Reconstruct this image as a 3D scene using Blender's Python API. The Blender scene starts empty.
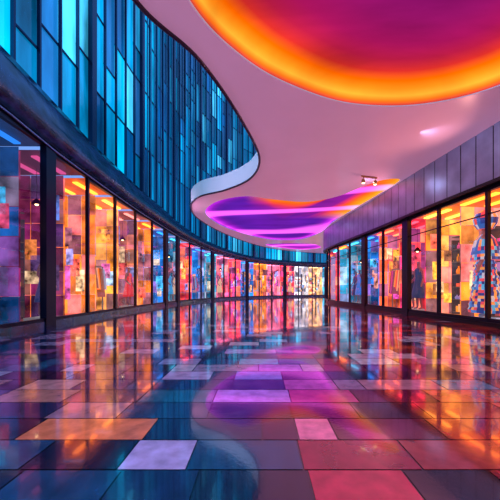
import bpy, math, random, bisect
from mathutils import Vector
random.seed(7)
R=random.Random(11)
scene=bpy.context.scene
scene.view_settings.view_transform='Standard'
scene.view_settings.exposure=.3
COL=scene.collection

# ------------------------------------------------------------ materials
def newmat(name):
    m=bpy.data.materials.new(name); m.use_nodes=True
    nt=m.node_tree; nt.nodes.clear()
    out=nt.nodes.new('ShaderNodeOutputMaterial')
    return m,nt,out
def noise_scale(nt,src,amount,scale,vec=(1,1,1),col=None,detail=5):
    tc=nt.nodes.new('ShaderNodeTexCoord'); mp=nt.nodes.new('ShaderNodeMapping'); mp.inputs['Scale'].default_value=vec
    n=nt.nodes.new('ShaderNodeTexNoise'); n.inputs['Scale'].default_value=scale; n.inputs['Detail'].default_value=detail
    nt.links.new(tc.outputs['Object'],mp.inputs[0]); nt.links.new(mp.outputs[0],n.inputs['Vector'])
    mr=nt.nodes.new('ShaderNodeMapRange'); mr.inputs['From Min'].default_value=.3; mr.inputs['From Max'].default_value=.7
    mr.inputs['To Min'].default_value=1-amount; mr.inputs['To Max'].default_value=1+amount*.8
    nt.links.new(n.outputs['Fac'],mr.inputs['Value'])
    vm=nt.nodes.new('ShaderNodeVectorMath'); vm.operation='SCALE'
    if src: nt.links.new(src,vm.inputs[0])
    else: vm.inputs[0].default_value=col
    nt.links.new(mr.outputs['Result'],vm.inputs['Scale'])
    return vm.outputs['Vector'],n
def principled(name,color=(.5,.5,.5),rough=.5,metal=0,emis=None,estr=0,attr=False,attr_emis=0,ior=1.5,noise=0,nscale=5,bump=0,vec=(1,1,1)):
    m,nt,out=newmat(name)
    b=nt.nodes.new('ShaderNodeBsdfPrincipled')
    b.inputs['Base Color'].default_value=(*color,1)
    b.inputs['Roughness'].default_value=rough
    b.inputs['Metallic'].default_value=metal
    b.inputs['IOR'].default_value=ior
    if emis:
        b.inputs['Emission Color'].default_value=(*emis,1); b.inputs['Emission Strength'].default_value=estr
    src=None
    if attr:
        a=nt.nodes.new('ShaderNodeAttribute'); a.attribute_name='Col'; src=a.outputs['Color']
    if noise or bump:
        s2,n=noise_scale(nt,src,noise,nscale,vec,color)
        if noise: src=s2
    if bump:
        bp=nt.nodes.new('ShaderNodeBump'); bp.inputs['Strength'].default_value=bump; bp.inputs['Distance'].default_value=.02
        nt.links.new(n.outputs['Fac'],bp.inputs['Height']); nt.links.new(bp.outputs['Normal'],b.inputs['Normal'])
    if src:
        nt.links.new(src,b.inputs['Base Color'])
        if attr_emis:
            nt.links.new(src,b.inputs['Emission Color']); b.inputs['Emission Strength'].default_value=attr_emis
    nt.links.new(b.outputs[0],out.inputs[0])
    return m
def emat(name,strength=1,color=None,noise=0,nscale=1.2,vec=(1,1,1),wave=None):
    m,nt,out=newmat(name)
    e=nt.nodes.new('ShaderNodeEmission'); e.inputs['Strength'].default_value=strength
    if color: e.inputs['Color'].default_value=(*color,1)
    else:
        a=nt.nodes.new('ShaderNodeAttribute'); a.attribute_name='Col'; src=a.outputs['Color']
        if noise: src,_=noise_scale(nt,src,noise,nscale,vec)
        if wave:
            tc=nt.nodes.new('ShaderNodeTexCoord'); mp=nt.nodes.new('ShaderNodeMapping')
            mp.inputs['Scale'].default_value=(.09,.13,1); mp.inputs['Rotation'].default_value=(0,0,.25); mp.inputs['Location'].default_value=(.3,.1,0)
            wv=nt.nodes.new('ShaderNodeTexWave'); wv.bands_direction='Y'; wv.inputs['Scale'].default_value=.55; wv.inputs['Distortion'].default_value=9; wv.inputs['Detail'].default_value=1; wv.inputs['Detail Scale'].default_value=1.1
            nt.links.new(tc.outputs['Object'],mp.inputs[0]); nt.links.new(mp.outputs[0],wv.inputs['Vector'])
            cr=nt.nodes.new('ShaderNodeValToRGB'); cr.color_ramp.interpolation='EASE'
            cr.color_ramp.elements[0].position=.70; cr.color_ramp.elements[0].color=(0,0,0,1)
            cr.color_ramp.elements[1].position=1.0; cr.color_ramp.elements[1].color=(*wave,1)
            nt.links.new(wv.outputs['Fac'],cr.inputs[0])
            ad=nt.nodes.new('ShaderNodeVectorMath'); ad.operation='ADD'
            nt.links.new(src,ad.inputs[0]); nt.links.new(cr.outputs[0],ad.inputs[1]); src=ad.outputs['Vector']
        nt.links.new(src,e.inputs['Color'])
    nt.links.new(e.outputs[0],out.inputs[0])
    return m
def glassmat(name,tint=(.96,.98,1),rough=.02):
    m,nt,out=newmat(name)
    t=nt.nodes.new('ShaderNodeBsdfTransparent'); t.inputs[0].default_value=(*tint,1)
    g=nt.nodes.new('ShaderNodeBsdfGlossy'); g.inputs['Roughness'].default_value=rough
    f=nt.nodes.new('ShaderNodeFresnel'); f.inputs['IOR'].default_value=1.36
    mx=nt.nodes.new('ShaderNodeMixShader')
    nt.links.new(f.outputs[0],mx.inputs[0]); nt.links.new(t.outputs[0],mx.inputs[1]); nt.links.new(g.outputs[0],mx.inputs[2])
    nt.links.new(mx.outputs[0],out.inputs[0]); return m

M_frame=principled('dark_frame_metal',(.010,.012,.028),.3,.6)
M_glass=glassmat('shop_glass')
M_black=principled('black_metal',(.01,.01,.014),.35,.5)
M_fascia_l=principled('polished_dark_stone',(.018,.055,.12),.14,.2,noise=.95,nscale=2.6,bump=.35,ior=1.9)
M_fascia_r=principled('brushed_metal_panel',(.25,.29,.42),.34,.45,noise=.25,nscale=1.5)
M_ceiling=principled('satin_ceiling_glow',(.74,.50,.64),.28,0,noise=.08,nscale=.4,emis=(.88,.40,.64),estr=.18)  # pink emission added to brighten the whole ceiling surface
M_edge=principled('slab_edge_white',(.55,.74,.88),.35,0,emis=(.4,.7,.95),estr=.2)
M_interior=principled('shop_interior_glow',attr=True,rough=.5,attr_emis=.4,noise=.25,nscale=1.5)  # shop floor and ceiling lining emit their colour to look lit
M_back=emat('glowing_shop_wall',1.15,noise=.85,nscale=1.3)  # back and side walls glow in place of shop lighting
M_poster=emat('lit_poster',1.1,noise=.95,nscale=3.5)
M_goods=principled('shop_goods',attr=True,rough=.35,attr_emis=.5)  # slight emission added; goods glow in their own colours
M_shopfill=emat('shop_fill_glow',3.5)  # for glowing strips added to light the shop units
M_cove=emat('cove_glow_paint',1.0,noise=.3,nscale=.5,vec=(.5,2.0,1))  # recess light painted as emission gradient, with streaks
M_cove2=emat('cove_glow_waves',1.0,noise=.3,nscale=.5,vec=(.5,1.4,1),wave=(1,.12,.8))  # curved light highlights painted in as pink waves
M_bulb=emat('bulb_glow',6,(1,.65,.3))
M_facade=principled('curtain_wall_glass',attr=True,rough=.08,metal=.2,attr_emis=1.15,noise=.75,nscale=.7,vec=(1,1,.25))  # panel colours also emit; blue glow of the glass is painted in
M_skin=principled('mannequin_shell',(.5,.42,.42),.3)
M_bronze=principled('bronze_fixture',(.5,.28,.10),.3,.8)

# ------------------------------------------------------------ mesh builder
class MB:
    def __init__(s): s.v=[];s.f=[];s.c=[];s.sm=[]
    def face(s,pts,col=(1,1,1),smooth=False):
        i=len(s.v); s.v+= [tuple(p) for p in pts]; s.f.append(tuple(range(i,i+len(pts)))); s.c.append(col); s.sm.append(smooth)
    def box(s,c,size,ang=0,col=(1,1,1),top=1.0):
        cx,cy,cz=c; a,b,h=size[0]/2,size[1]/2,size[2]/2
        ca,sa=math.cos(ang),math.sin(ang)
        i=len(s.v)
        for z,k in((-h,1),(h,top)):
            for x,y in((-a,-b),(a,-b),(a,b),(-a,b)):
                x*=k;y*=k
                s.v.append((cx+x*ca-y*sa,cy+x*sa+y*ca,cz+z))
        for f in((3,2,1,0),(4,5,6,7),(0,1,5,4),(1,2,6,5),(2,3,7,6),(3,0,4,7)):
            s.f.append(tuple(i+k for k in f)); s.c.append(col); s.sm.append(False)
    def lathe(s,c,prof,n=12,col=(1,1,1),ex=1,ey=1,ang=0,cols=None):
        i=len(s.v); ca,sa=math.cos(ang),math.sin(ang)
        for r,z in prof:
            for k in range(n):
                t=2*math.pi*k/n; x=math.cos(t)*r*ex; y=math.sin(t)*r*ey
                s.v.append((c[0]+x*ca-y*sa,c[1]+x*sa+y*ca,c[2]+z))
        for j in range(len(prof)-1):
            for k in range(n):
                k2=(k+1)%n
                s.f.append((i+j*n+k,i+j*n+k2,i+(j+1)*n+k2,i+(j+1)*n+k)); s.c.append(cols(j,k) if cols else col); s.sm.append(True)
        s.f.append(tuple(i+k for k in reversed(range(n)))); s.c.append(col); s.sm.append(False)
        L=i+(len(prof)-1)*n
        s.f.append(tuple(L+k for k in range(n))); s.c.append(col); s.sm.append(False)
    def build(s,name,mat,parent=None):
        me=bpy.data.meshes.new(name); me.from_pydata(s.v,[],s.f)
        at=me.color_attributes.new('Col','FLOAT_COLOR','CORNER')
        data=[]
        for f,c in zip(s.f,s.c):
            for _ in f: data+= [c[0],c[1],c[2],1]
        at.data.foreach_set('color',data)
        me.polygons.foreach_set('use_smooth',s.sm)
        me.materials.append(mat); me.update()
        o=bpy.data.objects.new(name,me); COL.objects.link(o)
        if parent: o.parent=parent
        return o
def empty(name,loc=(0,0,0)):
    e=bpy.data.objects.new(name,None); e.empty_display_size=.2; e.location=loc; COL.objects.link(e); return e

def catmull(pts,n=12,closed=False):
    out=[]; N=len(pts)
    rng=range(N) if closed else range(N-1)
    g=(lambda i:pts[i%N]) if closed else (lambda i:pts[max(0,min(N-1,i))])
    for i in rng:
        p0,p1,p2,p3=g(i-1),g(i),g(i+1),g(i+2)
        for k in range(n):
            t=k/n
            out.append(tuple(.5*((2*p1[a])+(-p0[a]+p2[a])*t+(2*p0[a]-5*p1[a]+4*p2[a]-p3[a])*t*t+(-p0[a]+3*p1[a]-3*p2[a]+p3[a])*t**3) for a in range(2)))
    if not closed: out.append(tuple(pts[-1]))
    return out
class Path:
    def __init__(s,pts,side):
        s.p=catmull(pts,16); s.side=side; s.L=[0]
        for a,b in zip(s.p,s.p[1:]): s.L.append(s.L[-1]+math.dist(a,b))
        s.len=s.L[-1]
    def at(s,d):
        d=max(0,min(s.len-1e-6,d))
        i=bisect.bisect_right(s.L,d)-1; i=min(i,len(s.p)-2)
        t=(d-s.L[i])/(s.L[i+1]-s.L[i]); a,b=s.p[i],s.p[i+1]
        return (a[0]+(b[0]-a[0])*t,a[1]+(b[1]-a[1])*t)
    def fr(s,d):
        p=s.at(d); a=s.at(max(0,d-.15)); b=s.at(min(s.len,d+.15))
        tx,ty=b[0]-a[0],b[1]-a[1]; l=math.hypot(tx,ty); tx/=l;ty/=l
        n=(ty,-tx) if s.side>0 else (-ty,tx)
        return p,(tx,ty),n
    def pt(s,d,off,z):
        p,t,n=s.fr(d); return (p[0]+n[0]*off,p[1]+n[1]*off,z)
    def ang(s,d):
        p,t,n=s.fr(d); return math.atan2(t[1],t[0])
def interp(tab,x):
    if x<=tab[0][0]: return tab[0][1]
    for (a,b),(c,d) in zip(tab,tab[1:]):
        if x<=c: return b+(d-b)*(x-a)/(c-a)
    return tab[-1][1]

PL=Path([(-6.65,-3.72),(-6.65,2),(-6.67,7.7),(-6.72,13),(-6.6,18),(-6.0,24),(-4.3,29.8),(-1.4,35),(3,39.2),(9,42),(14,43)],1)
PR=Path([(8.2,-3.5),(7.8,2),(7.45,6),(7.1,9.4),(6.8,12),(6.45,16),(6.0,20),(5.65,24),(5.9,26.3),(7.2,28),(10,29)],-1)
def hSL(y): return interp([(0,6.0),(7.7,5.85),(9.7,5.66),(20,5.3),(27,4.95),(36,4.35),(43,4.2)],y)
def hBL(y): return interp([(0,7.9),(7.7,7.45),(12,7.0),(20,6.5),(27,5.7),(36,4.95),(43,4.75)],y)
def hSR(y): return 4.38
CZ=6.0

# ------------------------------------------------------------ floor
TX,TY=.64,.39
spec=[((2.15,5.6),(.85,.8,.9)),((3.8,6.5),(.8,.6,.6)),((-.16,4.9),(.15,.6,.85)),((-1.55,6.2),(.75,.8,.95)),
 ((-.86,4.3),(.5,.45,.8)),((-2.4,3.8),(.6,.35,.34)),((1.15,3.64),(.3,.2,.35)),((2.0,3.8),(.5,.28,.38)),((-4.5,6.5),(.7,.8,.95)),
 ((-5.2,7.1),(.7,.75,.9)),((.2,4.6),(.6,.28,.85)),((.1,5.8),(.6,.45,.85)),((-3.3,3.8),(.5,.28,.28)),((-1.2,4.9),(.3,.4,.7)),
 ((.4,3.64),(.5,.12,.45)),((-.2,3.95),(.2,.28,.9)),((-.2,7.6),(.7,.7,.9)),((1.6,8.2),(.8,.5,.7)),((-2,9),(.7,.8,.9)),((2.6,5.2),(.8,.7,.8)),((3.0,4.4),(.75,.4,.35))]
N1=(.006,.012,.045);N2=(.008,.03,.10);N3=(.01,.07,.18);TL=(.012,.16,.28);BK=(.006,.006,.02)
RD=(.60,.02,.08);R2=(.34,.012,.05);R3=(.15,.010,.045);R4=(.42,.06,.07);MR=(.07,.012,.07)  # blues and reds of near tiles include painted shop reflections
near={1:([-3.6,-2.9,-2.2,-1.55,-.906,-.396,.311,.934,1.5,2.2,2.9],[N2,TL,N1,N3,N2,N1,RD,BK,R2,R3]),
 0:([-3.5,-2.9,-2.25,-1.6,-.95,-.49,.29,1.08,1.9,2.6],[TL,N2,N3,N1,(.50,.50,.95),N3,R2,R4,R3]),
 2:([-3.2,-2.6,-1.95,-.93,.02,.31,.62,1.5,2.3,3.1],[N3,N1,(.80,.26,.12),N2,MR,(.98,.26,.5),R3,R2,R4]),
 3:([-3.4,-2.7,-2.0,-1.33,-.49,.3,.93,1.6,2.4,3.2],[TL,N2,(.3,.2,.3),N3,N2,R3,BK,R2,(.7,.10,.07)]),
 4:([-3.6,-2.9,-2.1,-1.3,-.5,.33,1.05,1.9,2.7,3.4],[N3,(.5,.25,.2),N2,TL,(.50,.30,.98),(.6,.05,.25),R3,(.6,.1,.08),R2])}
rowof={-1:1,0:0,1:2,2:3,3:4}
left=[(.004,.03,.10),(.006,.08,.20),(.01,.035,.16),(.014,.18,.32),(.005,.008,.03),(.008,.03,.14)]  # blue reflected light put into the left tile colours
right=[(.05,.006,.045),(.26,.012,.05),(.12,.015,.12),(.012,.008,.04),(.46,.03,.05),(.2,.016,.04),(.55,.10,.04)]  # red shop reflections put into the right tile colours
fl=MB()
k0=-16
while 1.98+TY*k0<46:
    y=1.98+TY*k0
    brk=[];cols=[]
    nr=near.get(rowof.get(k0,99))
    x=.3-TX*24
    while x<15:
        if nr and nr[0][0]-TX*.6<x<nr[0][-1]:
            for q,cc in zip(nr[0],nr[1]): brk.append(q); cols.append(cc)
            x=nr[0][-1]
        r=R.random(); wd=.5 if r<.22 else (1.5 if r>.88 else 1)
        cx,cy=x+TX*wd/2,y+TY/2
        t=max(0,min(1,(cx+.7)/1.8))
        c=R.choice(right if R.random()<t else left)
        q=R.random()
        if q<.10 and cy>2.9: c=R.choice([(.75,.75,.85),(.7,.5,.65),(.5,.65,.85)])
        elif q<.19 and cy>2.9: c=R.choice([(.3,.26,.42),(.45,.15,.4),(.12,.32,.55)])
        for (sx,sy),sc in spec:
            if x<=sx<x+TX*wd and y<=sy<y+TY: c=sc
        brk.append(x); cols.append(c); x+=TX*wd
    brk.append(x)
    g=.006
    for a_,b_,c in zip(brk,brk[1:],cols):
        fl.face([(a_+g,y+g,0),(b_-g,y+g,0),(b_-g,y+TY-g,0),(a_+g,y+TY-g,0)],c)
    k0+=1
fl.face([(-15.5,-4.5,-.004),(15.5,-4.5,-.004),(15.5,46.2,-.004),(-15.5,46.2,-.004)],(.005,.005,.012))
m,nt,out=newmat('polished_tile')
b=nt.nodes.new('ShaderNodeBsdfPrincipled'); a=nt.nodes.new('ShaderNodeAttribute'); a.attribute_name='Col'
tc=nt.nodes.new('ShaderNodeTexCoord'); n1=nt.nodes.new('ShaderNodeTexNoise'); n1.inputs['Scale'].default_value=2.5; n1.inputs['Detail'].default_value=6
n2=nt.nodes.new('ShaderNodeTexNoise'); n2.inputs['Scale'].default_value=30; n2.inputs['Detail'].default_value=3
nt.links.new(tc.outputs['Object'],n1.inputs['Vector']); nt.links.new(tc.outputs['Object'],n2.inputs['Vector'])
mr=nt.nodes.new('ShaderNodeMapRange'); mr.inputs['From Min'].default_value=.3; mr.inputs['From Max'].default_value=.7; mr.inputs['To Min'].default_value=.06; mr.inputs['To Max'].default_value=.15
nt.links.new(n1.outputs['Fac'],mr.inputs['Value']); nt.links.new(mr.outputs[0],b.inputs['Roughness'])
bp=nt.nodes.new('ShaderNodeBump'); bp.inputs['Strength'].default_value=.12; bp.inputs['Distance'].default_value=.004
nt.links.new(n2.outputs['Fac'],bp.inputs['Height']); nt.links.new(bp.outputs[0],b.inputs['Normal'])
sc_,_=noise_scale(nt,a.outputs['Color'],.3,7,(1,1,1))
nt.links.new(sc_,b.inputs['Base Color']); b.inputs['IOR'].default_value=2.2
b.inputs['Coat Weight'].default_value=.8; b.inputs['Coat Roughness'].default_value=.04
nt.links.new(b.outputs[0],out.inputs[0]); M_floor=m
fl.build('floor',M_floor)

# ------------------------------------------------------------ strips along paths
def strip(path,s0,s1,prof,step=.4,col=(1,1,1),smooth=True,mb=None):
    mb=mb or MB(); n=max(2,int((s1-s0)/step)+1); ring=[]
    for i in range(n):
        s=s0+(s1-s0)*i/(n-1); ring.append([path.pt(s,o,z) for o,z in prof(s)])
    base=len(mb.v); k=len(ring[0])
    for r in ring: mb.v+=r
    for i in range(n-1):
        for j in range(k-1):
            mb.f.append((base+i*k+j,base+i*k+j+1,base+(i+1)*k+j+1,base+(i+1)*k+j)); mb.c.append(col); mb.sm.append(smooth)
    return mb
def yy(path,s): return path.at(s)[1]
def profL(s):
    y=yy(PL,s); a,b=hSL(y),hBL(y); h=b-a
    return [(-.12,a),(.10,a),(.34,a+.08*h),(.42,a+.22*h),(.36,a+.45*h),(.20,a+.75*h),(.05,a+.97*h),(-.15,b)]
wl=strip(PL,0,PL.len,profL,.4)
strip(PL,0,PL.len,lambda s:[(.06,0),(.06,.16),(-.10,.16)],.4,mb=wl,smooth=False)
wl.build('wall_left',M_fascia_l)
tr=strip(PL,0,PL.len,lambda s:[(.11,hSL(yy(PL,s))-.10),(.14,hSL(yy(PL,s))-.10),(.14,hSL(yy(PL,s))-.02),(.11,hSL(yy(PL,s))-.02)],.4)
tr.build('trim_1',principled('steel_trim',(.25,.35,.5),.2,1))
wr=MB(); ds=.62; s=0
while s<PR.len-ds:
    y0=4.38
    wr.face([PR.pt(s+.018,.30,y0),PR.pt(s+.018,.30,CZ),PR.pt(s+ds-.018,.30,CZ),PR.pt(s+ds-.018,.30,y0)],(1,1,1)); s+=ds
wr.build('wall_right',M_fascia_r)
wr2=strip(PR,0,PR.len,lambda s:[(-.12,4.38),(.32,4.30),(.32,4.40),(.27,4.41),(.27,CZ)],.4,smooth=False)
strip(PR,0,PR.len,lambda s:[(.08,0),(.08,.14),(-.10,.14)],.4,mb=wr2,smooth=False)
wr2.build('trim_2',M_black)

# ------------------------------------------------------------ upper curtain wall
fc=MB(); fm=MB(); bays=1.0
n=int(PL.len/bays); ZT=27
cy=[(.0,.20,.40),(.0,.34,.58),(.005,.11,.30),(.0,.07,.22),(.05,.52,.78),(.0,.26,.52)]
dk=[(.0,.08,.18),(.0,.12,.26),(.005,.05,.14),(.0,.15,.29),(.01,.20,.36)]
for i in range(n):
    s0=i*bays; s1=s0+bays; yv=yy(PL,(s0+s1)/2)
    z=hBL(yv)-.1
    lev=[z]; zz=8.6+R.choice([0,.9,.9,1.8]) if yv<17 else 9.5
    dz=3.3 if yv<20 else 2.6
    while zz<ZT-1: lev.append(zz); zz+=dz*R.choice([.5,1,1,1.3])
    lev.append(ZT)
    tone=R.random()
    for a,b_ in zip(lev,lev[1:]):
        far=yv>19
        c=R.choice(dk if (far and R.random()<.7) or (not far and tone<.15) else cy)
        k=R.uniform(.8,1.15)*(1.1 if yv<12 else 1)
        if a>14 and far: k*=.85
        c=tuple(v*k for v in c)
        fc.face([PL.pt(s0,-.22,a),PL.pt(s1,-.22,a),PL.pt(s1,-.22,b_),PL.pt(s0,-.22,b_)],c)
        fm.box(PL.pt((s0+s1)/2,-.19,b_),(bays,.07,.05),PL.ang((s0+s1)/2))
    big=(i%5==1)
    w=.34 if big else .075
    zb=hBL(yy(PL,s0))-.1
    fm.box(PL.pt(s0,-.14,(zb+ZT)/2),(w,.20 if big else .10,ZT-zb),PL.ang(s0))
fac=empty('curtain_wall_facade'); fc.build('glass_panels',M_facade,fac); fm.build('mullions',principled('navy_mullion',(.006,.035,.09),.25,.6),fac)
fn=MB(); s=21
while s<PL.len-1:
    zb=hBL(yy(PL,s)); fn.box(PL.pt(s,-.06,(zb+ZT)/2),(.04,.08,ZT-zb),PL.ang(s)); s+=.5
fn.build('fins',principled('teal_fin',(.08,.35,.5),.3,.5),fac)

# ------------------------------------------------------------ ceiling with openings
edge=[(-3.4,-4),(-2.9,0),(-2.45,3),(-2.08,5.0),(-1.26,6.35),(-.5,8.7),(-.02,11.2),(-.45,13.2),(-1.7,14.7),(-3.2,15.8),(-4.1,17.8),(-4.25,21),(-3.1,26.5),(-.6,33),(2.2,37.2),(5.6,40.0),(9,41.6),(14,42.8)]
edge_s=catmull(edge,10)
outer=edge_s+[(14,-4)]
cove1=catmull([(-1.2,5.0),(-.41,6.2),(.71,7.1),(2.34,7.82),(4.2,7.87),(5.7,7.1),(6.5,5.3),(6.5,3),(5,.6),(2,-.4),(-.6,.9),(-1.6,3)],10,True)
cove2=catmull([(-3.5,19.3),(-2.5,16.8),(-.8,15.7),(.84,16.3),(2.6,16.7),(4.0,15.8),(4.8,14.3),(5.5,13.3),(6.25,13.4),(6.1,15.4),(5.75,18),(5.3,22),(5.2,26),(4.0,29.6),(1.3,29.9),(-1,27.2),(-2.9,23.3)],10,True)
cove3=catmull([(.6,33.2),(3,32.2),(6,33),(7.2,36),(5.2,37.6),(2.4,35.8)],8,True)
cu=bpy.data.curves.new('ceil_c','CURVE'); cu.dimensions='2D'; cu.fill_mode='BOTH'; cu.extrude=.4
for loop in (outer,cove1,cove2,cove3):
    sp=cu.splines.new('POLY'); sp.points.add(len(loop)-1)
    for i,p in enumerate(loop): sp.points[i].co=(p[0],p[1],0,1)
    sp.use_cyclic_u=True
co=bpy.data.objects.new('tmp',cu); COL.objects.link(co)
bpy.context.view_layer.update()
dg=bpy.context.evaluated_depsgraph_get()
me=bpy.data.meshes.new_from_object(co.evaluated_get(dg)); COL.objects.unlink(co)
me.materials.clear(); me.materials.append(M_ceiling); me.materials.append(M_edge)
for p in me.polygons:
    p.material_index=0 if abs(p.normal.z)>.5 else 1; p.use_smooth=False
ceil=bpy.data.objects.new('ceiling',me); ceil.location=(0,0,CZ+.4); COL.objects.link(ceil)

def tube(name,loop,z,r,mat,cyc=False,parent=None):
    c=bpy.data.curves.new(name,'CURVE'); c.dimensions='3D'; c.bevel_depth=r; c.bevel_resolution=2
    sp=c.splines.new('POLY'); sp.points.add(len(loop)-1)
    for i,p in enumerate(loop): sp.points[i].co=(p[0],p[1],p[2] if len(p)>2 else z,1)
    sp.use_cyclic_u=cyc
    c.materials.append(mat)
    o=bpy.data.objects.new(name,c); COL.objects.link(o)
    if parent:o.parent=parent
    return o
tube('trim_3',edge_s,CZ+.0,.045,principled('dark_edge_trim',(.04,.03,.07),.3,.5))

def lerp3(a,b,t): return tuple(a[i]+(b[i]-a[i])*t for i in range(3))
def cove(name,loop,prof,center,colfn,mat):
    e=empty(name); N=len(loop)
    def ins(i,d):
        x,y=loop[i]; dx,dy=center[0]-x,center[1]-y; L=math.hypot(dx,dy); k=min(d,L*.97)/L
        return (x+dx*k,y+dy*k)
    v=[];f=[];cl=[]
    for j,(d,z) in enumerate(prof):
        for i in range(N):
            x,y=ins(i,d); v.append((x,y,z)); cl.append(colfn(j,i,x,y))
    for j in range(len(prof)-1):
        for i in range(N):
            k=(i+1)%N; f.append((j*N+i,j*N+k,(j+1)*N+k,(j+1)*N+i))
    b0=(len(prof)-1)*N
    v.append((center[0],center[1],prof[-1][1])); cl.append(colfn(len(prof)-1,0,*center))
    for i in range(N): f.append((b0+i,b0+(i+1)%N,len(v)-1))
    me=bpy.data.meshes.new('painted_glow'); me.from_pydata(v,[],f)  # recess surface carrying the painted edge light
    at=me.color_attributes.new('Col','FLOAT_COLOR','POINT')
    d=[]
    for c in cl: d+=[c[0],c[1],c[2],1]
    at.data.foreach_set('color',d); me.materials.append(mat)
    me.polygons.foreach_set('use_smooth',[True]*len(f))
    o=bpy.data.objects.new('painted_glow',me); o.parent=e; COL.objects.link(o)
    return e
p1=[(.02,6.02),(.03,6.12),(.05,6.25),(.10,6.40),(.2,6.55),(.4,6.66),(.7,6.73),(1.1,6.78),(1.7,6.82),(2.5,6.84),(3.6,6.86),(9,6.86)]
c1=[(.55,.03,.04),(1.0,.16,.01),(1.05,.40,.03),(1.0,.26,.01),(.95,.13,.0),(.62,.025,.02),(.42,.010,.05),(.34,.006,.09),(.28,.006,.12),(.23,.005,.14),(.17,.004,.15),(.12,.004,.15)]  # ring colours paint orange edge light fading to magenta
cv1=cove('cove_light',cove1,p1,(2.6,3.6),lambda j,i,x,y:c1[j],M_cove)
p2=[(.02,6.02),(.04,6.06),(.08,6.10),(.2,6.13),(.5,6.15),(.8,6.16),(1.2,6.17),(1.8,6.18),(2.8,6.18),(9,6.18)]
def col2(j,i,x,y):
    o=[(.9,.25,.03),(1,.35,.03),(1,.35,.02),(1,.27,.01),(1,.22,.01),(1,.16,.01),(.95,.09,.02),(.7,.03,.10),(.25,.01,.25),(.12,.01,.3)][j]
    p=[(.25,.02,.6),(.5,.03,.85),(.8,.06,.8),(.5,.02,.7),(.24,.01,.45),(.13,.01,.34),(.09,.01,.32),(.10,.01,.34),(.12,.01,.36),(.11,.01,.30)][j]
    w=max(0,min(1,(x+.8)/1.5))*max(0,min(1,(21.5-y)/2))
    return lerp3(p,o,w)
cv2=cove('cove_light',cove2,p2,(1.6,22),col2,M_cove2)
cv3=cove('cove_light',cove3,p2[:6]+[(6,6.18)],(4,35),lambda j,i,x,y:[(.9,.1,.8),(.9,.08,.8),(.8,.05,.7),(.6,.03,.6),(.4,.02,.5),(.3,.02,.5),(.5,.02,.5)][j],M_cove2)

# ------------------------------------------------------------ mannequin base (skinned)
def make_mannequin_mesh():
    V=[(0,0,.95),(0,0,1.15),(0,.0,1.38),(0,0,1.50),(0,0,1.60),(0,-.01,1.72),
       (.17,0,1.42),(.25,.02,1.15),(.27,-.08,.90),(.28,-.10,.80),
       (-.17,0,1.42),(-.25,.03,1.16),(-.22,-.14,.98),(-.18,-.20,.93),
       (.10,0,.90),(.12,-.02,.50),(.13,.03,.08),(.14,-.10,.04),
       (-.10,0,.90),(-.13,.02,.50),(-.15,.05,.08),(-.17,-.08,.04)]
    E=[(0,1),(1,2),(2,3),(3,4),(4,5),(2,6),(6,7),(7,8),(8,9),(2,10),(10,11),(11,12),(12,13),(0,14),(14,15),(15,16),(16,17),(0,18),(18,19),(19,20),(20,21)]
    rad=[(.15,.11),(.115,.085),(.15,.10),(.06,.06),(.05,.055),(.085,.10),(.06,.06),(.043,.043),(.03,.03),(.025,.035),(.06,.06),(.043,.043),(.03,.03),(.025,.035),(.09,.09),(.06,.06),(.04,.04),(.035,.03),(.09,.09),(.06,.06),(.04,.04),(.035,.03)]
    me=bpy.data.meshes.new('mq'); me.from_pydata(V,E,[]); o=bpy.data.objects.new('mq',me); COL.objects.link(o)
    o.modifiers.new('s','SKIN'); 
    for i,r in enumerate(rad): me.skin_vertices[0].data[i].radius=r
    me.skin_vertices[0].data[0].use_root=True
    o.modifiers.new('ss','SUBSURF').levels=2
    bpy.context.view_layer.update(); dg=bpy.context.evaluated_depsgraph_get()
    m2=bpy.data.meshes.new_from_object(o.evaluated_get(dg)); COL.objects.unlink(o)
    m2.materials.clear(); m2.materials.append(M_skin)
    for p in m2.polygons:p.use_smooth=True
    return m2
MQ=make_mannequin_mesh()
def mannequin(loc,ang,c1_,c2_,sc=1.5,patterned=False):
    e=empty('mannequin',(loc[0],loc[1],loc[2])); e.rotation_euler=(0,0,ang); 
    o=bpy.data.objects.new('body',MQ); COL.objects.link(o); o.parent=e; o.scale=(sc,)*3; o.location=(0,0,.12)
    mb=MB()
    cf=None
    pal=[(.05,.25,.7),(.5,.6,.7),(.8,.08,.1),(.02,.06,.3),(.1,.5,.8),(.9,.4,.1),(.03,.15,.5),(.02,.04,.2)]
    if patterned:
        r5=random.Random(5); cf=lambda j,k:r5.choice(pal)
    prof=[(.30,.42),(.27,.6),(.22,.8),(.185,.95),(.13,1.14),(.15,1.28),(.165,1.40),(.10,1.47)]
    if patterned: prof=[(.34+.02*(i%2)-.0085*i,.10+.05*i) for i in range(18)]+[(.185,1.0),(.15,1.06),(.135,1.14),(.145,1.22),(.155,1.28),(.17,1.35),(.165,1.40),(.10,1.47)]
    mb.lathe((0,0,.12),[(r*sc,z*sc) for r,z in prof],30,c1_,1.0,.75,cols=cf)
    if patterned:
        mb.lathe((0,0,.12),[(.12*sc,1.58*sc),(.17*sc,1.66*sc),(.19*sc,1.76*sc),(.15*sc,1.86*sc),(.05*sc,1.92*sc)],18,(.6,.1,.1),1,1,cols=cf)
        mb.lathe((0,0,.12),[(.34*sc,1.02*sc),(.33*sc,1.07*sc),(.32*sc,1.12*sc),(.31*sc,1.18*sc),(.29*sc,1.25*sc),(.23*sc,1.38*sc),(.12*sc,1.48*sc)],28,(.6,.1,.1),1,.7,cols=cf)
    mb.build('dress',M_goods,e)
    pb=MB(); pb.box((0,0,.06),(.9,.9,.12),0,c2_); pb.lathe((0,0,.10),[(.3,0),(.3,.04)],16,(.3,.3,.3)); pb.build('plinth',M_goods,e)
    return e

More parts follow.
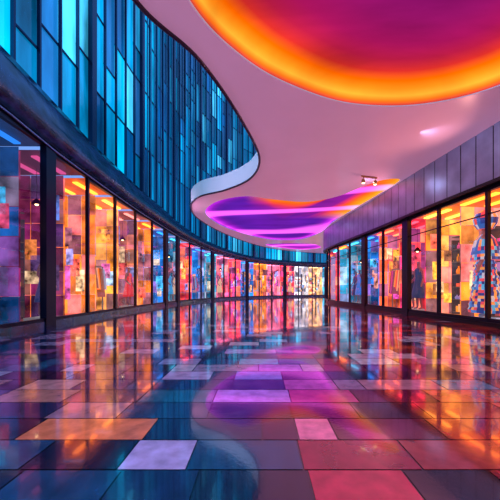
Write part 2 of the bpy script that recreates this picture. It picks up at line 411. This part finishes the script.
# ------------------------------------------------------------ shop units
ORA=(1.0,.19,.015);AMB=(1.0,.28,.03);RED=(.85,.03,.05);MAG=(.8,.03,.38);BLU=(.015,.18,.70);CYA=(.05,.50,.85);PUR=(.18,.02,.45);NAV=(.004,.03,.14);PNK=(1,.15,.28);WRM=(1,.48,.18);WHT=(.85,.75,.85)
goodspal=[(.9,.25,.03),(.8,.05,.07),(.03,.22,.7),(.05,.45,.8),(.9,.6,.32),(.5,.03,.4),(.02,.04,.15),(.95,.42,.05),(.02,.02,.04),(.02,.04,.12)]
wn=[0]
def shelf(path,s,off,w,H,tint,rr,P):
    mb=MB(); a=path.ang(s)
    for sx in(-w/2,w/2): mb.box(P(sx,off,H/2),(.05,.4,H),a,(.03,.03,.05))
    z=.12
    while z<H-.3:
        mb.box(P(0,off,z),(w,.40,.04),a,(.06,.05,.06))
        x=-w/2+.1
        while x<w/2-.16:
            ww=rr.uniform(.08,.24); h=rr.uniform(.12,.40)
            if rr.random()<.85:
                c=rr.choice(goodspal); c=lerp3(c,tint,.25)
                if rr.random()<.5: mb.box(P(x+ww/2,off+.05,z+.02+h/2),(ww,.22,h),a,c)
                else: mb.lathe(P(x+ww/2,off+.05,z+.02),[(ww*.4,0),(ww*.5,h*.3),(ww*.42,h*.6),(ww*.15,h*.75),(ww*.15,h)],8,c)
            x+=ww+rr.uniform(.02,.07)
        z+=.56
    mb.box(P(0,off,z),(w,.40,.04),a,(.06,.05,.06))
    return mb.build('display_shelf',M_goods)
def rack(path,s,off,w,tint,rr,P,H=2.3):
    mb=MB(); a=path.ang(s)
    for sx in(-w/2,w/2):
        mb.box(P(sx,off,H/2+.02),(.05,.05,H),a,(.1,.1,.1)); mb.box(P(sx,off,.04),(.06,.5,.06),a,(.1,.1,.1))
    mb.box(P(0,off,H),(w,.05,.05),a,(.1,.1,.1))
    x=-w/2+.12
    while x<w/2-.1:
        h=rr.uniform(.9,1.5); c=lerp3(rr.choice(goodspal),tint,.25)
        mb.box(P(x,off,H-.10-h/2),(.09,.62,h),a+rr.uniform(-.15,.15),c,top=.62)
        mb.box(P(x,off,H-.05),(.015,.02,.14),a,(.3,.3,.3))
        x+=.13
    return mb.build('clothing_rack',M_goods)
def pendant(loc,col,z0):
    e=empty('pendant_lamp',loc)
    mb=MB(); mb.lathe((0,0,0),[(.17,0),(.16,.05),(.08,.16),(.03,.22)],14,(.05,.04,.04)); mb.lathe((0,0,.2),[(.008,0),(.008,z0-loc[2]-.2)],6,(.05,.05,.05)); mb.build('shade',M_black,e)
    b=MB(); b.lathe((0,0,-.04),[(.02,0),(.05,.02),(.07,.05),(.05,.08)],12,col); b.build('bulb',M_bulb,e)
def shop(path,s0,s1,H,col,kind,rr,depth=2.8,kb=1.0):
    sm=(s0+s1)/2; a=path.ang(sm); w=s1-s0
    e=empty('shop_unit')
    p,t,n_=path.fr(sm)
    def P(al,o,z): return (p[0]+t[0]*al+n_[0]*o,p[1]+t[1]*al+n_[1]*o,z)
    bk=MB(); po=MB()
    def wallpan(fn,L,nx,nz):
        for i in range(nx):
            for j in range(nz):
                x0=L*i/nx; x1=L*(i+1)/nx-.02; za=H*j/nz; zb=H*(j+1)/nz-.02
                v=rr.uniform(.4,1.15)*kb*(1.15-.5*abs((j+.5)/nz-.45))  # mid-height glow painted into the wall colours
                alt=rr.choice([col,col,col,lerp3(col,WRM,.25),lerp3(col,MAG,.3),lerp3(col,NAV,.7)])
                c=tuple(q*v for q in alt)
                bk.face([fn(x0,za),fn(x1,za),fn(x1,zb),fn(x0,zb)],c)
    wallpan(lambda x,z:P(-w/2+x,-depth,z),w,4,6)
    D0=.9
    for sg in (1,-1):
        wallpan(lambda x,z:P(sg*(w/2-.02),-D0-x,z),depth-D0,3,6)
        for q in range(6):
            x=rr.uniform(.1,depth-D0-.7); z=rr.uniform(.5,H-1.3); ww=rr.uniform(.3,.6); hh=rr.uniform(.4,1.1)
            c=rr.choice(goodspal); c=tuple(u*max(kb,.8) for u in lerp3(c,col,.25))
            f=lambda x_,z_:P(sg*(w/2-.04),-D0-x_,z_)
            po.face([f(x,z),f(x+ww,z),f(x+ww,z+hh),f(x,z+hh)],c)
    bk.build('glowing_walls',M_back,e); po.build('posters',M_poster,e)  # shop back and side walls, self-glowing
    it=MB(); dc=tuple(q*.5*kb for q in col)
    it.face([P(-w/2,-.1,.03),P(w/2,-.1,.03),P(w/2,-depth,.03),P(-w/2,-depth,.03)],lerp3(dc,(.2,.2,.2),.2))
    it.face([P(-w/2,-.1,H),P(w/2,-.1,H),P(w/2,-depth,H),P(-w/2,-depth,H)],dc)
    it.build('lining',M_interior,e)
    lb=MB(); lc=tuple(q*kb for q in col)
    for o in(-.7,-1.7): lb.box(P(0,o,H-.06),(w*.7,.2,.05),a,lc)
    lb.build('fill_strips',M_shopfill,e)  # added strips that brighten the unit
    ma=math.atan2(n_[1],n_[0])+math.pi/2
    if kind=='shelf': shelf(path,sm,-depth+.35,w*.84,min(H-1,3.8),col,rr,P)
    if kind=='mix': shelf(path,sm,-depth+.35,w*.8,min(H-1,3.8),col,rr,P); mannequin(P(w*.1,-1.0,.04),ma,rr.choice(goodspal),(.2,.2,.22),1.3)
    if kind=='rack': rack(path,sm,-1.6,w*.75,col,rr,P)
    if kind=='mq':
        mannequin(P(-w*.24,-.95,.04),ma,rr.choice(goodspal),(.2,.2,.22),1.35)
        mannequin(P(w*.24,-1.15,.04),ma+.3,rr.choice(goodspal),(.2,.2,.22),1.3)
    if kind in('mq','mix'): 
        pendant(P(w*.22,-1.5,H-1.3),WRM,H)
    return P
def window(path,s0,s1,Hf,pier=False,transom=True):
    wn[0]+=1; e=empty('window_%d'%wn[0]); sm=(s0+s1)/2
    H0=Hf(yy(path,s0)); H1=Hf(yy(path,s1)); Hm=(H0+H1)/2
    g=MB(); q=[path.pt(s0,0,.14),path.pt(s1,0,.14),path.pt(s1,0,H1),path.pt(s0,0,H0)]
    if path.side<0: q.reverse()
    g.face(q); g.build('glass',M_glass,e)
    f=MB(); a0=path.ang(s0)
    wd=.45 if pier else .10
    f.box(path.pt(s0,.0,H0/2),(wd,.20 if pier else .12,H0),a0)
    f.box(path.pt(sm,0,.20),(s1-s0,.10,.12),path.ang(sm)); f.box(path.pt(sm,0,Hm-.08),(s1-s0,.12,.18),path.ang(sm))
    if transom: f.box(path.pt(sm,0,Hm*.80),(s1-s0,.05,.035),path.ang(sm))
    f.build('frame',M_frame,e)

rr=random.Random(3)
Lcols=[(PUR,.6,'rack'),(BLU,.6,'mq'),(ORA,.9,'shelf'),(PUR,.6,'mq'),(BLU,.6,'rack'),(lerp3(NAV,BLU,.5),.6,'shelf'),(lerp3(NAV,RED,.35),.6,'mix'),(ORA,1.4,'shelf'),(AMB,1.5,'rack'),(lerp3(ORA,BLU,.2),.8,'mix'),(ORA,1.5,'shelf'),(BLU,1.1,'shelf'),(CYA,.8,'mq'),(RED,1.5,'shelf'),(BLU,1.2,'rack'),(CYA,.9,'shelf'),(PNK,1.2,'mq'),(RED,1.7,'shelf'),(BLU,1.4,'shelf'),(ORA,1.5,'rack'),(PNK,1.5,'shelf'),(RED,1.7,'mq'),(WHT,1.1,'shelf'),(WRM,1.6,'shelf'),(CYA,1.3,'mq'),(WHT,1.5,'shelf'),(WHT,1.9,'shelf'),(WHT,2,'shelf')]
s=0;i=0
while s<PL.len-2.2:
    c,k,kind=Lcols[i%len(Lcols)]
    window(PL,s,s+2.2,hSL,pier=(i in(6,11)) or (i>11 and i%3==0),transom=False)
    shop(PL,s+.02,s+2.18,min(hSL(yy(PL,s)),hSL(yy(PL,s+2.2)))-.02,c,kind,rr,kb=k)
    s+=2.2;i+=1
Rcols=[(ORA,1,'mq'),(AMB,1,'shelf'),(ORA,1,'mq'),(AMB,1.1,'rack'),(AMB,1.15,'shelf'),(ORA,1.4,'mq'),(ORA,1.5,'hero'),(AMB,1.5,'shelf'),(RED,1.5,'mq'),(lerp3(RED,ORA,.5),1.4,'rack'),(BLU,1.1,'shelf'),(CYA,.9,'mq'),(ORA,1.5,'shelf'),(CYA,1.0,'shelf'),(RED,1.4,'mq'),(ORA,1.4,'shelf')]
s=0;i=0;st=2.15
while s<PR.len-st:
    c,k,kind=Rcols[i%len(Rcols)]
    window(PR,s,s+st,hSR,pier=(i in(8,10)),transom=True)
    P=shop(PR,s+.02,s+st-.02,4.36,c,'none' if kind=='hero' else kind,rr,depth=2.6,kb=k)
    if kind=='hero':
        mannequin(P(-.1,-.85,.04),-math.pi/2-.7,(.1,.3,.7),(.5,.5,.55),1.95,True)
        shelf(PR,s+st/2,-2.25,1.8,3.6,c,rr,P)
    s+=st;i+=1

# ceiling spotlights on a short track near the second recess
e=empty('track_spotlight',(4.7,12.9,CZ))
mb=MB(); mb.box((0,0,-.03),(.8,.06,.05),.3); 
for k in(-.3,.3):
    mb.box((k*.95,k*.3,-.10),(.03,.03,.12),0); mb.lathe((k*.95,k*.3,-.32),[(.08,0),(.08,.14),(.04,.18)],12)
mb.build('housing',M_bronze,e)
mb=MB()
for k in(-.3,.3): mb.lathe((k*.95,k*.3,-.34),[(.03,0),(.07,.02),(.07,.05)],12)
mb.build('lens',M_bulb,e)

# ------------------------------------------------------------ lights
def spot(name,loc,target,col,w,size=110,r=.12):
    l=bpy.data.lights.new(name,'SPOT'); l.energy=w; l.color=col; l.shadow_soft_size=r; l.spot_size=math.radians(size); l.spot_blend=.9
    o=bpy.data.objects.new(name,l); o.location=loc; COL.objects.link(o)
    o.rotation_euler=(Vector(target)-Vector(loc)).to_track_quat('-Z','Y').to_euler()
for s in (9.5,13,17,21.5,26):
    q=PR.pt(s,2.2,5.9); t=PR.pt(s,.3,5.1); spot('fascia_fill_light',q,t,(.55,.62,1),50,130)  # unseen fill spots added to brighten the right fascia
for s,c,wt in ((6,(.7,.5,1),350),(11,(.75,.5,1),350),(16,(1,.5,.7),450),(21,(1,.5,.75),400)):
    q=PL.pt(s,.5,5.0); t=(1.5,q[1]+1,6.0); spot('ceiling_fill_light',q,t,c,wt,80)  # fill spots added on the left side to brighten the ceiling
for s,c in ((13,(1,.4,.3)),(17,(1,.4,.4)),(21,(1,.4,.5))):
    q=PR.pt(s,.5,4.5); t=PR.pt(s,5,6.6); spot('ceiling_fill_light',q,t,c,120,110)  # more added fill for the ceiling, from the right
for x,y_,c in ((-1,2.2,(.7,.75,1)),(1.4,2.4,(1,.6,.65)),(0.8,9,(.9,.7,1)),(3.5,10,(1,.7,.7))):
    spot('floor_fill_light',(x,y_,5.9),(x,y_,0),c,280,100,.05)  # fill spots without fixtures, added to light the floor
l=bpy.data.lights.new('dusk_sun','SUN'); l.energy=.8; l.color=(.3,.6,1); l.angle=.4
o=bpy.data.objects.new('dusk_sun',l); o.rotation_euler=(math.radians(35),math.radians(-20),0); COL.objects.link(o)

# ------------------------------------------------------------ world : dusk sky
w=bpy.data.worlds.new('dusk_sky'); scene.world=w; w.use_nodes=True; nt=w.node_tree; nt.nodes.clear()
out=nt.nodes.new('ShaderNodeOutputWorld'); bg=nt.nodes.new('ShaderNodeBackground'); tc=nt.nodes.new('ShaderNodeTexCoord')
sx=nt.nodes.new('ShaderNodeSeparateXYZ'); cr=nt.nodes.new('ShaderNodeValToRGB')
nt.links.new(tc.outputs['Generated'],sx.inputs[0]); nt.links.new(sx.outputs['Z'],cr.inputs[0]); nt.links.new(cr.outputs[0],bg.inputs[0])
cr.color_ramp.elements[0].color=(.55,.3,.6,1); cr.color_ramp.elements[1].color=(.04,.26,.75,1)
e_=cr.color_ramp.elements.new(.3); e_.color=(.2,.38,.9,1)
bg.inputs['Strength'].default_value=.9; nt.links.new(bg.outputs[0],out.inputs[0])

# ------------------------------------------------------------ camera
cam=bpy.data.cameras.new('camera'); cam.sensor_width=36; cam.lens=21.6; cam.shift_x=-.02; cam.shift_y=.076
o=bpy.data.objects.new('camera',cam); o.location=(0,0,1.2); o.rotation_euler=(math.radians(90),0,0); COL.objects.link(o); scene.camera=o
